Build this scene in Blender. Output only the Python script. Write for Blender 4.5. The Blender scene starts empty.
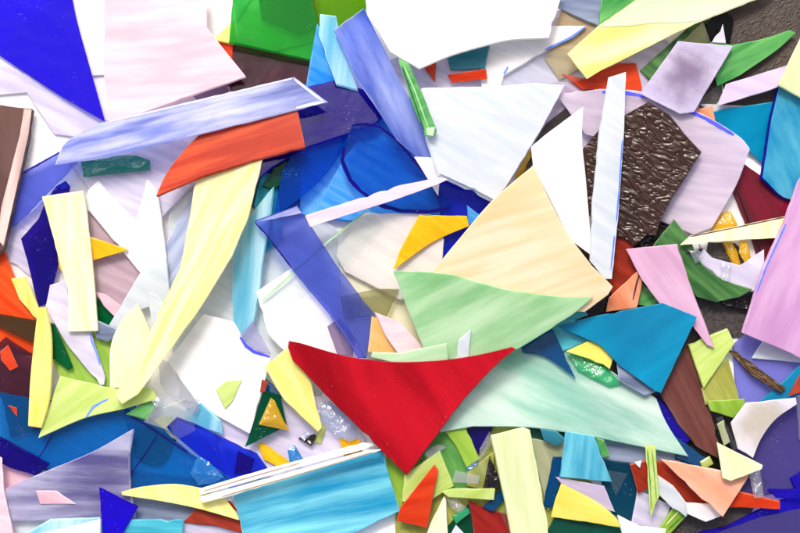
import bpy, bmesh, math, random
import numpy as np
from mathutils import Vector

random.seed(7)
rng = np.random.default_rng(7)
SC = bpy.context.scene
COL = SC.collection

# ------------------------------------------------------------------ camera
MM = 0.001
PX = 0.0005            # one photo pixel is about half a millimetre on the pile
REF = 0.016            # mean height of the pile's top
H = 1.0 + REF          # camera height above the table
cam_d = bpy.data.cameras.new('camera')
cam_d.lens = 90.0
cam_d.sensor_width = 36.0
cam_d.clip_start = 0.01
cam_d.clip_end = 50.0
cam_d.dof.use_dof = True
cam_d.dof.focus_distance = 1.0
cam_d.dof.aperture_fstop = 5.6
cam = bpy.data.objects.new('camera', cam_d)
cam.location = (0, 0, H)
COL.objects.link(cam)
SC.camera = cam

# ------------------------------------------------------------------ daylight
SUN_EL, SUN_AZ = 56.0, 12.0      # degrees; azimuth from +Y (top of the picture) towards -X
world = bpy.data.worlds.new('World')
SC.world = world
world.use_nodes = True
wn = world.node_tree.nodes
wl = world.node_tree.links
for n in list(wn):
    wn.remove(n)
sky = wn.new('ShaderNodeTexSky')
sky.sky_type = 'NISHITA'
sky.sun_disc = False
sky.sun_elevation = math.radians(SUN_EL)
sky.sun_rotation = math.radians(-SUN_AZ)
sky.air_density = 0.55
sky.dust_density = 6.0
sky.ozone_density = 0.6
bg = wn.new('ShaderNodeBackground')
bg.inputs['Strength'].default_value = 0.15
wo = wn.new('ShaderNodeOutputWorld')
wl.new(sky.outputs[0], bg.inputs[0])
wl.new(bg.outputs[0], wo.inputs[0])
sd = bpy.data.lights.new('sun', 'SUN')
sd.energy = 1.4
sd.angle = math.radians(11)
sd.color = (1.0, 0.95, 0.88)
sun = bpy.data.objects.new('sun', sd)
el, az = math.radians(SUN_EL), math.radians(SUN_AZ)
to_sun = Vector((-math.sin(az) * math.cos(el), math.cos(az) * math.cos(el), math.sin(el)))
sun.rotation_euler = to_sun.to_track_quat('Z', 'Y').to_euler()
sun.location = to_sun * 3
COL.objects.link(sun)

SC.view_settings.view_transform = 'Standard'
SC.view_settings.look = 'None'
SC.view_settings.gamma = 1.0
SC.view_settings.use_curve_mapping = False
SC.view_settings.exposure = 1.02
SC.render.engine = 'CYCLES'
SC.cycles.transparent_max_bounces = 32
SC.cycles.max_bounces = 10
SC.cycles.diffuse_bounces = 5
SC.cycles.glossy_bounces = 4
SC.cycles.transmission_bounces = 12
SC.cycles.sample_clamp_indirect = 6.0
SC.cycles.use_denoising = True

# ------------------------------------------------------------------ materials
def lin(c, k=0.85):
    out = []
    for v in c:
        v = v / 255.0
        v = v / 12.92 if v <= 0.04045 else ((v + 0.055) / 1.055) ** 2.4
        out.append(min(1.0, v * k))
    return (out[0], out[1], out[2], 1.0)

class NT:
    def __init__(self, name):
        self.m = bpy.data.materials.new(name)
        self.m.use_nodes = True
        self.n = self.m.node_tree.nodes
        self.l = self.m.node_tree.links
        for x in list(self.n):
            self.n.remove(x)
        self.out = self.n.new('ShaderNodeOutputMaterial')
    def __call__(self, kind, **kw):
        nd = self.n.new(kind)
        for k, v in kw.items():
            if k.startswith('_'):
                setattr(nd, k[1:], v)
            else:
                nd.inputs[k.replace('__', ' ')].default_value = v
        return nd
    def ln(self, a, b):
        self.l.new(a, b)

def coords(t, ang=0.0, sx=1.0, sy=1.0):
    """object-space coordinates, shifted per piece so no two pieces repeat,
    turned so that local x runs along the glass's streaks (ang in picture degrees, clockwise)"""
    tc = t('ShaderNodeTexCoord')
    oi = t('ShaderNodeObjectInfo')
    mul = t('ShaderNodeVectorMath', _operation='MULTIPLY')
    cmb = t('ShaderNodeCombineXYZ')
    t.ln(oi.outputs['Random'], cmb.inputs[0])
    t.ln(oi.outputs['Random'], cmb.inputs[1])
    mul.inputs[1].default_value = (3.1, 7.7, 0)
    t.ln(cmb.outputs[0], mul.inputs[0])
    mp = t('ShaderNodeMapping', _vector_type='TEXTURE')
    mp.inputs['Rotation'].default_value = (0, 0, math.radians(-ang))
    t.ln(tc.outputs['Object'], mp.inputs['Vector'])
    ad = t('ShaderNodeVectorMath', _operation='ADD')
    t.ln(mp.outputs[0], ad.inputs[0])
    t.ln(mul.outputs[0], ad.inputs[1])
    sc = t('ShaderNodeVectorMath', _operation='MULTIPLY')
    sc.inputs[1].default_value = (sx, sy, (sx + sy) / 2)
    t.ln(ad.outputs[0], sc.inputs[0])
    return ad.outputs[0], sc.outputs[0]

def dust(t, vec, amount):
    """fine pale specks of glass dust lying on a surface -> factor 0..1"""
    no = t('ShaderNodeTexNoise')
    no.inputs['Scale'].default_value = 1500.0
    no.inputs['Detail'].default_value = 2.0
    t.ln(vec, no.inputs['Vector'])
    big = t('ShaderNodeTexNoise')
    big.inputs['Scale'].default_value = 60.0
    big.inputs['Detail'].default_value = 3.0
    t.ln(vec, big.inputs['Vector'])
    ad = t('ShaderNodeMath', _operation='MULTIPLY_ADD')
    ad.inputs[1].default_value = 0.42
    t.ln(big.outputs['Fac'], ad.inputs[0])
    t.ln(no.outputs['Fac'], ad.inputs[2])
    mr = t('ShaderNodeMapRange')
    mr.inputs['From Min'].default_value = 0.935
    mr.inputs['From Max'].default_value = 1.03
    mr.inputs['To Max'].default_value = amount
    t.ln(ad.outputs[0], mr.inputs['Value'])
    return mr.outputs[0]

def opal(name, c1, c2, ang=0, see=0.08, tl=0.5, freq=24, stretch=7, rough=0.16, bump=0.035, contrast=0.27, k=0.86, blot=None, dusty=0.12):
    t = NT(name)
    raw, v = coords(t, ang, freq, freq * stretch * 1.25)
    wn_ = t('ShaderNodeTexNoise')                # slow bend of the streaks
    wn_.inputs['Scale'].default_value = 18.0
    wn_.inputs['Detail'].default_value = 2.0
    t.ln(raw, wn_.inputs['Vector'])
    wv = t('ShaderNodeVectorMath', _operation='MULTIPLY_ADD')
    wv.inputs[1].default_value = (0.0, 0.8, 0.0)
    t.ln(wn_.outputs['Color'], wv.inputs[0])
    t.ln(v, wv.inputs[2])
    n0 = t('ShaderNodeTexNoise')
    n0.inputs['Scale'].default_value = 1.0
    n0.inputs['Detail'].default_value = 2.5
    n0.inputs['Distortion'].default_value = 0.2
    t.ln(wv.outputs[0], n0.inputs['Vector'])
    nf = t('ShaderNodeTexNoise')                 # thin sharp threads of colour
    nf.inputs['Scale'].default_value = 6.5
    nf.inputs['Detail'].default_value = 4.0
    nf.inputs['Roughness'].default_value = 0.7
    t.ln(wv.outputs[0], nf.inputs['Vector'])
    nfc = t('ShaderNodeMath', _operation='SUBTRACT')
    nfc.inputs[1].default_value = 0.5
    t.ln(nf.outputs['Fac'], nfc.inputs[0])
    n1 = t('ShaderNodeMath', _operation='MULTIPLY_ADD')
    n1.inputs[1].default_value = 0.22
    t.ln(nfc.outputs[0], n1.inputs[0])
    t.ln(n0.outputs['Fac'], n1.inputs[2])
    n2 = t('ShaderNodeTexNoise')
    n2.inputs['Scale'].default_value = 16.0
    n2.inputs['Detail'].default_value = 3.0
    t.ln(raw, n2.inputs['Vector'])
    mx = t('ShaderNodeMath', _operation='MULTIPLY_ADD')
    mx.inputs[1].default_value = 0.4
    t.ln(n2.outputs['Fac'], mx.inputs[0])
    t.ln(n1.outputs[0], mx.inputs[2])
    mr = t('ShaderNodeMapRange')
    mr.interpolation_type = 'SMOOTHSTEP'
    mr.inputs['From Min'].default_value = 0.7 - contrast
    mr.inputs['From Max'].default_value = 0.7 + contrast
    t.ln(mx.outputs[0], mr.inputs['Value'])
    mc = t('ShaderNodeMix', _data_type='RGBA')
    mc.inputs['A'].default_value = lin(c1, k)
    mc.inputs[6].default_value = lin(c1, k)
    mc.inputs[7].default_value = lin(c2, k)
    t.ln(mr.outputs[0], mc.inputs[0])
    colour = mc.outputs[2]
    if blot:                       # a cloud of darker colour in the middle of the piece
        tc = t('ShaderNodeTexCoord')
        nb = t('ShaderNodeTexNoise')
        nb.inputs['Scale'].default_value = 90.0
        nb.inputs['Detail'].default_value = 4.0
        t.ln(tc.outputs['Object'], nb.inputs['Vector'])
        ln_ = t('ShaderNodeVectorMath', _operation='LENGTH')
        t.ln(tc.outputs['Object'], ln_.inputs[0])
        ma = t('ShaderNodeMath', _operation='MULTIPLY_ADD')
        ma.inputs[1].default_value = 0.022
        t.ln(nb.outputs['Fac'], ma.inputs[0])
        t.ln(ln_.outputs['Value'], ma.inputs[2])
        mb = t('ShaderNodeMapRange')
        mb.interpolation_type = 'SMOOTHSTEP'
        mb.inputs['From Min'].default_value = blot[1]
        mb.inputs['From Max'].default_value = blot[1] + blot[2]
        mb.inputs['To Min'].default_value = blot[3]
        mb.inputs['To Max'].default_value = 0.0
        t.ln(ma.outputs[0], mb.inputs['Value'])
        m2 = t('ShaderNodeMix', _data_type='RGBA')
        m2.inputs[7].default_value = lin(blot[0], k)
        t.ln(colour, m2.inputs[6])
        t.ln(mb.outputs[0], m2.inputs[0])
        colour = m2.outputs[2]
    bp = t('ShaderNodeBump')
    bp.inputs['Strength'].default_value = bump
    bp.inputs['Distance'].default_value = 0.002
    t.ln(mx.outputs[0], bp.inputs['Height'])
    pr = t('ShaderNodeBsdfPrincipled')
    rr = t('ShaderNodeMapRange')                 # smudged and clean areas
    rr.inputs['From Min'].default_value = 0.35
    rr.inputs['From Max'].default_value = 0.65
    rr.inputs['To Min'].default_value = rough * 0.5
    rr.inputs['To Max'].default_value = min(0.9, rough * 1.9)
    t.ln(n2.outputs['Fac'], rr.inputs['Value'])
    t.ln(rr.outputs[0], pr.inputs['Roughness'])
    pr.inputs['IOR'].default_value = 1.5
    pr.inputs['Specular IOR Level'].default_value = 0.18
    t.ln(colour, pr.inputs['Base Color'])
    t.ln(bp.outputs[0], pr.inputs['Normal'])
    tr = t('ShaderNodeBsdfTranslucent')
    t.ln(colour, tr.inputs['Color'])
    m1 = t('ShaderNodeMixShader')
    m1.inputs[0].default_value = tl
    t.ln(pr.outputs[0], m1.inputs[1])
    t.ln(tr.outputs[0], m1.inputs[2])
    last = m1.outputs[0]
    if see > 0:
        tp = t('ShaderNodeBsdfTransparent')
        t.ln(colour, tp.inputs['Color'])
        m3 = t('ShaderNodeMixShader')
        sv = t('ShaderNodeMapRange')             # clearer where the streak is thin
        sv.inputs['To Min'].default_value = see * 0.6
        sv.inputs['To Max'].default_value = see * 1.6
        t.ln(mr.outputs[0], sv.inputs['Value'])
        t.ln(sv.outputs[0], m3.inputs[0])
        t.ln(last, m3.inputs[1])
        t.ln(tp.outputs[0], m3.inputs[2])
        last = m3.outputs[0]
    if dusty > 0:
        df = t('ShaderNodeBsdfDiffuse')
        df.inputs['Color'].default_value = (0.8, 0.8, 0.8, 1)
        md = t('ShaderNodeMixShader')
        t.ln(dust(t, raw, dusty), md.inputs[0])
        t.ln(last, md.inputs[1])
        t.ln(df.outputs[0], md.inputs[2])
        last = md.outputs[0]
    t.ln(last, t.out.inputs['Surface'])
    return t.m

def clear(name, c, murk=0.25, cm=None, rough=0.04, bump=0.15, bscale=70, dusty=0.28, vary=0.25, k=1.0, f0=0.012):
    """see-through cathedral glass: coloured light passes straight on, a little scatters in the body"""
    t = NT(name)
    raw, v = coords(t, 0, 22, 22)
    n1 = t('ShaderNodeTexNoise')
    n1.inputs['Scale'].default_value = 1.0
    n1.inputs['Detail'].default_value = 4.0
    t.ln(v, n1.inputs['Vector'])
    cl = lin(c, k)
    root = tuple(math.sqrt(max(x, 0.0)) for x in cl[:3]) + (1,)
    deep = tuple(math.sqrt(max(x, 0.0)) * (1 - vary) for x in cl[:3]) + (1,)
    mc = t('ShaderNodeMix', _data_type='RGBA')
    mc.inputs[6].default_value = root
    mc.inputs[7].default_value = deep
    t.ln(n1.outputs['Fac'], mc.inputs[0])
    tp = t('ShaderNodeBsdfTransparent')
    t.ln(mc.outputs[2], tp.inputs['Color'])
    cm = lin(cm or c, 0.9)
    df = t('ShaderNodeBsdfDiffuse')
    df.inputs['Color'].default_value = cm
    tr = t('ShaderNodeBsdfTranslucent')
    tr.inputs['Color'].default_value = cm
    a = t('ShaderNodeMixShader')
    a.inputs[0].default_value = 0.5
    t.ln(df.outputs[0], a.inputs[1])
    t.ln(tr.outputs[0], a.inputs[2])
    b = t('ShaderNodeMixShader')
    b.inputs[0].default_value = murk
    t.ln(tp.outputs[0], b.inputs[1])
    t.ln(a.outputs[0], b.inputs[2])
    nb = t('ShaderNodeTexNoise')
    nb.inputs['Scale'].default_value = bscale
    nb.inputs['Detail'].default_value = 3.0
    t.ln(raw, nb.inputs['Vector'])
    bp = t('ShaderNodeBump')
    bp.inputs['Strength'].default_value = bump
    bp.inputs['Distance'].default_value = 0.003
    t.ln(nb.outputs['Fac'], bp.inputs['Height'])
    gl = t('ShaderNodeBsdfGlossy')
    gl.inputs['Roughness'].default_value = rough
    t.ln(bp.outputs[0], gl.inputs['Normal'])
    lw = t('ShaderNodeLayerWeight')              # Schlick curve, the same from both sides of the glass
    lw.inputs['Blend'].default_value = 0.5
    pw = t('ShaderNodeMath', _operation='POWER')
    pw.inputs[1].default_value = 5.0
    t.ln(lw.outputs['Facing'], pw.inputs[0])
    fr = t('ShaderNodeMath', _operation='MULTIPLY_ADD')
    fr.inputs[1].default_value = 0.6
    fr.inputs[2].default_value = f0
    t.ln(pw.outputs[0], fr.inputs[0])
    g = t('ShaderNodeMixShader')
    t.ln(fr.outputs[0], g.inputs[0])
    t.ln(b.outputs[0], g.inputs[1])
    t.ln(gl.outputs[0], g.inputs[2])
    last = g.outputs[0]
    if dusty > 0:
        dd = t('ShaderNodeBsdfDiffuse')
        dd.inputs['Color'].default_value = (0.75, 0.76, 0.78, 1)
        md = t('ShaderNodeMixShader')
        t.ln(dust(t, raw, dusty), md.inputs[0])
        t.ln(last, md.inputs[1])
        t.ln(dd.outputs[0], md.inputs[2])
        last = md.outputs[0]
    t.ln(last, t.out.inputs['Surface'])
    return t.m

def relief(name, c1, c2, scale, strength, rough=0.12, style='hammer', ang=0, stretch=1.0):
    """dark rolled glass with a strong embossed surface"""
    t = NT(name)
    raw, v = coords(t, ang, scale, scale * stretch)
    if style == 'crackle':
        vo = t('ShaderNodeTexVoronoi', _feature='DISTANCE_TO_EDGE')
        vo.inputs['Scale'].default_value = 1.0
        nz = t('ShaderNodeTexNoise')
        nz.inputs['Scale'].default_value = 2.0
        t.ln(v, nz.inputs['Vector'])
        mv = t('ShaderNodeVectorMath', _operation='MULTIPLY_ADD')
        mv.inputs[1].default_value = (0.8, 0.8, 0.8)
        t.ln(nz.outputs['Color'], mv.inputs[0])
        t.ln(v, mv.inputs[2])
        t.ln(mv.outputs[0], vo.inputs['Vector'])
        mr = t('ShaderNodeMapRange')
        mr.inputs['From Max'].default_value = 0.14
        t.ln(vo.outputs['Distance'], mr.inputs['Value'])
        h = mr.outputs[0]
    else:
        n1 = t('ShaderNodeTexNoise')
        n1.inputs['Scale'].default_value = 1.0
        n1.inputs['Detail'].default_value = 1.5
        n1.inputs['Distortion'].default_value = 0.9
        t.ln(v, n1.inputs['Vector'])
        rd = t('ShaderNodeMath', _operation='SUBTRACT')      # worm-like ridges
        rd.inputs[1].default_value = 0.5
        t.ln(n1.outputs['Fac'], rd.inputs[0])
        ab = t('ShaderNodeMath', _operation='ABSOLUTE')
        t.ln(rd.outputs[0], ab.inputs[0])
        sq = t('ShaderNodeMath', _operation='POWER')
        sq.inputs[1].default_value = 0.6
        t.ln(ab.outputs[0], sq.inputs[0])
        h = sq.outputs[0]
    nc = t('ShaderNodeTexNoise')
    nc.inputs['Scale'].default_value = 45.0
    nc.inputs['Detail'].default_value = 5.0
    t.ln(raw, nc.inputs['Vector'])
    mc = t('ShaderNodeMix', _data_type='RGBA')
    mc.inputs[6].default_value = lin(c1)
    mc.inputs[7].default_value = lin(c2)
    t.ln(nc.outputs['Fac'], mc.inputs[0])
    bp = t('ShaderNodeBump')
    bp.inputs['Strength'].default_value = strength
    bp.inputs['Distance'].default_value = 0.004
    t.ln(h, bp.inputs['Height'])
    pr = t('ShaderNodeBsdfPrincipled')
    pr.inputs['Roughness'].default_value = rough
    pr.inputs['IOR'].default_value = 1.5
    pr.inputs['Specular IOR Level'].default_value = 0.26
    t.ln(mc.outputs[2], pr.inputs['Base Color'])
    t.ln(bp.outputs[0], pr.inputs['Normal'])
    t.ln(pr.outputs[0], t.out.inputs['Surface'])
    return t.m

def gem(name, c, rough=0.02):
    """solid refracting glass for thick broken chunks"""
    t = NT(name)
    raw, v = coords(t, 0, 1, 1)
    nb = t('ShaderNodeTexNoise')
    nb.inputs['Scale'].default_value = 120.0
    nb.inputs['Detail'].default_value = 2.0
    t.ln(raw, nb.inputs['Vector'])
    bp = t('ShaderNodeBump')
    bp.inputs['Strength'].default_value = 0.35
    bp.inputs['Distance'].default_value = 0.002
    t.ln(nb.outputs['Fac'], bp.inputs['Height'])
    gs = t('ShaderNodeBsdfGlass')
    gs.inputs['Color'].default_value = lin(c, 1.0)
    gs.inputs['Roughness'].default_value = rough
    gs.inputs['IOR'].default_value = 1.5
    t.ln(bp.outputs[0], gs.inputs['Normal'])
    tp = t('ShaderNodeBsdfTransparent')
    tp.inputs['Color'].default_value = lin(c, 1.0)
    mx = t('ShaderNodeMixShader')
    mx.inputs[0].default_value = 0.45
    t.ln(gs.outputs[0], mx.inputs[1])
    t.ln(tp.outputs[0], mx.inputs[2])
    t.ln(mx.outputs[0], t.out.inputs['Surface'])
    return t.m

def ink(name, c):
    t = NT(name)
    raw, v = coords(t, 0, 1, 1)
    nb = t('ShaderNodeTexNoise')
    nb.inputs['Scale'].default_value = 300.0
    t.ln(raw, nb.inputs['Vector'])
    mc = t('ShaderNodeMix', _data_type='RGBA')
    mc.inputs[6].default_value = lin(c)
    mc.inputs[7].default_value = lin(tuple(min(255, x + 45) for x in c))
    t.ln(nb.outputs['Fac'], mc.inputs[0])
    pr = t('ShaderNodeBsdfPrincipled')
    pr.inputs['Roughness'].default_value = 0.5
    t.ln(mc.outputs[2], pr.inputs['Base Color'])
    t.ln(pr.outputs[0], t.out.inputs['Surface'])
    return t.m

M = {}
def mixc(c, d, f): return tuple(x + (y - x) * f for x, y in zip(c, d))
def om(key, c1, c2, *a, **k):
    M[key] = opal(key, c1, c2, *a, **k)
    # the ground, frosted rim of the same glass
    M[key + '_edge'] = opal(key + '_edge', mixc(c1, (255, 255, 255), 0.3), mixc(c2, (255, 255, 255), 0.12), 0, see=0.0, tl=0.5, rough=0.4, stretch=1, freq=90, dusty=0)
def cm_(key, c, murk, cm, **k):
    M[key] = clear(key, c, murk, cm, **k)
    # looking along the glass the colour is deep
    M[key + '_edge'] = clear(key + '_edge', mixc(c, tuple(x * x / 255 for x in cm), 0.7), min(0.75, murk + 0.3), tuple(x * 0.8 for x in cm), dusty=0, bump=0.5, bscale=200)

om('white', (253, 253, 251), (246, 246, 247), 20, see=0.08, tl=0.52, k=0.9)
om('milk', (247, 246, 240), (238, 238, 234), 0, see=0.03, tl=0.45, rough=0.1, k=0.8)
om('coolwhite', (240, 246, 249), (228, 238, 244), 30, see=0.1, k=0.82)
om('greywhite', (246, 243, 238), (234, 230, 226), 30, see=0.05)
om('stain_white', (238, 234, 238), (226, 222, 230), 30, see=0.02, blot=((190, 180, 150), 0.016, 0.012, 0.6))
om('pinkwhite', (251, 234, 239), (245, 214, 223), -4, see=0.08, contrast=0.25)
om('palepink', (250, 222, 230), (244, 204, 218), 20, see=0.12)
om('lavwhite', (242, 239, 249), (226, 222, 242), 25, see=0.2, k=0.9)
om('lavpink', (226, 214, 232), (208, 190, 218), 35, see=0.2)
om('lavrose', (236, 227, 238), (220, 208, 228), 10, see=0.16)
om('lilac', (222, 214, 236), (206, 198, 226), 30, see=0.08, blot=((124, 100, 138), 0.012, 0.018, 0.8))
om('lilacplain', (224, 212, 234), (210, 196, 222), 20, see=0.05)
om('mauvepink', (230, 192, 226), (206, 156, 206), -65, see=0.05, freq=14, stretch=5)
om('pinkmauve', (236, 200, 226), (222, 178, 210), 55, see=0.05)
om('mauvegrey', (220, 200, 210), (204, 178, 192), 30, see=0.15)
om('peri', (228, 232, 253), (162, 180, 244), -14, see=0.42, contrast=0.3)
om('peri2', (190, 204, 249), (100, 136, 232), 65, see=0.42, contrast=0.3, freq=16, stretch=4)
om('paleblue', (222, 230, 250), (190, 206, 238), -55, see=0.3)
om('slateblue', (170, 184, 208), (140, 156, 190), 5, see=0.3)
om('orange', (232, 92, 44), (196, 54, 22), -18, see=0.06, freq=20, stretch=9, contrast=0.2)
om('orange2', (250, 112, 48), (232, 72, 24), 40, see=0.08)
om('orangered', (236, 84, 40), (214, 58, 26), -10, see=0.04)
om('paleyellow', (252, 251, 218), (245, 236, 150), -62, see=0.08, freq=22, stretch=10, contrast=0.26)
om('lemon', (252, 248, 176), (246, 240, 140), 60, see=0.03)
om('cream', (252, 251, 230), (242, 240, 184), 85, see=0.03, freq=22, stretch=10)
om('creamyellow', (252, 244, 160), (248, 228, 96), 88, see=0.04)
om('yellowtop', (240, 240, 208), (242, 230, 130), -14, see=0.04, freq=9, stretch=5, contrast=0.2)
om('ivorygreen', (238, 244, 206), (222, 232, 180), 80, see=0.04)
om('ivory', (250, 248, 226), (240, 238, 202), 70, see=0.06)
om('greenpale', (232, 238, 220), (218, 228, 200), -14, see=0.04, freq=9, stretch=5)
om('yellow', (254, 214, 44), (250, 190, 14), 40, see=0.05)
om('sulphur', (246, 242, 130), (236, 226, 92), 20, see=0.03)
om('peach', (254, 238, 212), (248, 220, 172), -18, see=0.03, freq=16, stretch=8, contrast=0.24)
om('peachpink', (253, 232, 216), (247, 172, 132), 40, see=0.08, freq=12, stretch=3, contrast=0.26)
om('salmon', (252, 190, 150), (244, 156, 108), 60, see=0.06)
om('apricot', (250, 220, 160), (244, 200, 120), 40, see=0.08)
om('mint', (212, 240, 204), (146, 210, 146), -28, see=0.14, freq=14, stretch=5, contrast=0.28)
om('aqua', (228, 246, 236), (170, 224, 208), 25, see=0.26, freq=13, stretch=5, contrast=0.26)
om('palegreen', (214, 240, 206), (190, 228, 184), -12, see=0.06)
om('lime', (222, 238, 158), (198, 222, 112), -35, see=0.06)
om('limegreen', (180, 214, 90), (146, 196, 58), 60, see=0.12)
om('midgreen', (140, 204, 110), (92, 172, 84), 60, see=0.2)
om('olivelime', (200, 204, 112), (176, 180, 84), 60, see=0.14)
om('paleolive', (204, 210, 176), (184, 190, 150), 70, see=0.15)
om('leafgreen', (136, 214, 126), (46, 152, 74), -32, see=0.08, freq=20, stretch=6, contrast=0.3)
om('deepgreen', (112, 168, 96), (46, 102, 56), 40, see=0.12, contrast=0.3)
om('red', (192, 20, 36), (150, 8, 22), 60, see=0.12, tl=0.25, freq=10, stretch=4, rough=0.1)
om('darkred', (172, 44, 38), (140, 30, 28), 40, see=0.05)
om('brickred', (186, 66, 40), (150, 46, 30), 35, see=0.04)
om('brownred', (130, 80, 72), (108, 62, 58), 65, see=0.04)
om('crimson', (150, 18, 56), (104, 30, 42), 60, see=0.05, freq=9, contrast=0.16)
om('cyan', (150, 236, 242), (20, 160, 204), -13, see=0.06, freq=9, stretch=12, contrast=0.22)
om('palecyan', (220, 249, 254), (130, 220, 243), 97, see=0.28, freq=9, stretch=10, contrast=0.26)
om('cyanplain', (110, 220, 232), (64, 192, 214), 5, see=0.12)
om('cyanstreak', (140, 228, 240), (40, 166, 204), 100, see=0.06, freq=14, stretch=7)
om('turqblue', (10, 164, 206), (0, 126, 172), -42, see=0.05, freq=9, stretch=4)
om('turqswirl', (20, 150, 196), (110, 204, 224), 70, see=0.04, freq=26, stretch=3)
om('azureopal', (124, 206, 254), (50, 168, 250), 30, see=0.12)
om('turq', (80, 208, 224), (30, 164, 206), 75, see=0.18)
om('tealgrey', (70, 160, 176), (50, 136, 158), 5, see=0.1)
om('purplestreak', (230, 230, 247), (136, 130, 188), 2, see=0.3, freq=8, stretch=7, contrast=0.2)
om('browngrey', (124, 92, 86), (92, 62, 62), 80, see=0.04, freq=20, stretch=2)
om('rawedge', (244, 226, 218), (214, 186, 180), 100, see=0.05)
om('beige', (214, 196, 160), (196, 176, 140), 10, see=0.1)

cm_('cobalt', (64, 30, 250), 0.38, (44, 0, 236), dusty=0.15)
cm_('blue', (160, 174, 251), 0.14, (116, 134, 253))
cm_('royal', (60, 84, 244), 0.2, (40, 72, 246))
cm_('navy', (52, 34, 166), 0.3, (46, 24, 172))
cm_('azure', (70, 180, 236), 0.16, (0, 144, 232))
cm_('discblue', (146, 212, 254), 0.05, (10, 110, 240))
cm_('deepblue', (50, 148, 238), 0.2, (0, 116, 240))
cm_('green', (90, 220, 96), 0.18, (76, 224, 96), vary=0.45)
cm_('olive', (150, 198, 44), 0.25, (128, 186, 24))
cm_('emerald', (36, 168, 108), 0.25, (0, 146, 92))
cm_('darkemerald', (10, 126, 88), 0.35, (0, 112, 76))
cm_('plum', (136, 62, 100), 0.16, (108, 46, 80))
cm_('darkplum', (140, 66, 98), 0.14, (108, 50, 82))
cm_('olivebrown', (140, 124, 60), 0.18, (106, 90, 34))
cm_('olivegrey', (222, 222, 190), 0.12, (206, 204, 164))
cm_('slatepurple', (130, 116, 190), 0.4, (108, 98, 170))
cm_('indigo', (74, 56, 236), 0.35, (54, 32, 220))
cm_('periglass', (180, 182, 244), 0.3, (170, 172, 242))
cm_('teal', (40, 120, 148), 0.3, (18, 102, 134))
cm_('tealgreen', (66, 156, 136), 0.25, (42, 136, 116))
cm_('tealblue', (26, 132, 190), 0.3, (0, 112, 182))
cm_('smoke', (140, 134, 126), 0.3, (86, 82, 76))
cm_('black', (40, 36, 34), 0.8, (20, 18, 18))
cm_('window', (247, 252, 250), 0.02, (230, 236, 236), dusty=0.15, vary=0.02)
cm_('mist', (232, 233, 238), 0.16, (230, 231, 238), dusty=0.2, vary=0.08)
cm_('mauveglass', (216, 196, 222), 0.14, (212, 196, 222))
cm_('lavglass', (226, 222, 248), 0.14, (222, 218, 246), vary=0.08)
M['bark'] = relief('bark', (66, 53, 44), (32, 26, 23), 240, 0.3, 0.5, 'hammer', -40, 2.4)
M['brown_relief'] = relief('brown_relief', (58, 35, 25), (28, 15, 11), 235, 0.4, 0.24, 'hammer', -55, 0.5)
M['charcoal'] = relief('charcoal', (60, 55, 52), (36, 33, 34), 230, 0.35, 0.55, 'crackle')
M['blackchunk'] = relief('blackchunk', (36, 30, 30), (14, 12, 14), 160, 0.8, 0.1, 'hammer')
M['twig'] = relief('twig', (110, 84, 50), (44, 34, 30), 90, 1.0, 0.25, 'hammer', 42, 5)
cm_('gem_clear', (248, 250, 252), 0.12, (236, 240, 246), rough=0.02, bump=0.7, bscale=200, dusty=0.0, f0=0.06, vary=0.1)
cm_('gem_blue', (236, 242, 252), 0.2, (200, 216, 244), rough=0.02, bump=0.7, bscale=150, dusty=0.0, f0=0.06, vary=0.2)
cm_('gem_amber', (253, 222, 80), 0.5, (250, 206, 24), rough=0.03, bump=0.9, bscale=200, dusty=0.0, f0=0.06, vary=0.3)
cm_('gem_green', (160, 236, 150), 0.4, (80, 206, 96), rough=0.02, bump=0.8, bscale=200, dusty=0.0, f0=0.06, vary=0.35)
cm_('gem_emerald', (150, 238, 196), 0.4, (70, 216, 150), rough=0.02, bump=0.8, bscale=200, dusty=0.0, f0=0.06, vary=0.4)
cm_('gem_teal', (70, 200, 176), 0.6, (0, 160, 138), rough=0.02, bump=0.8, bscale=180, dusty=0.0, f0=0.06, vary=0.3)
cm_('gem_palegreen', (236, 246, 170), 0.6, (222, 236, 140), rough=0.03, bump=0.7, bscale=200, dusty=0.0, f0=0.06, vary=0.15)
cm_('gem_azure', (120, 204, 248), 0.4, (40, 160, 234), rough=0.02, bump=0.8, bscale=160, dusty=0.0, f0=0.06, vary=0.3)
M['ink_blue'] = ink('ink_blue', (34, 84, 216))
M['ink_deep'] = ink('ink_deep', (30, 40, 200))

# which colour the ground or snapped edge shows, when it differs from the face
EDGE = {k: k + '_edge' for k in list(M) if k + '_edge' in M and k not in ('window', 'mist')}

# ------------------------------------------------------------------ shapes
def parse(s):
    """'x,y x,y~ ...' in photo pixels; ~ marks a point the outline curves through"""
    pts = []
    for w in s.split():
        sm = w.endswith('~')
        x, y = w.rstrip('~').split(',')
        pts.append((float(x), float(y), sm))
    return pts

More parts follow.
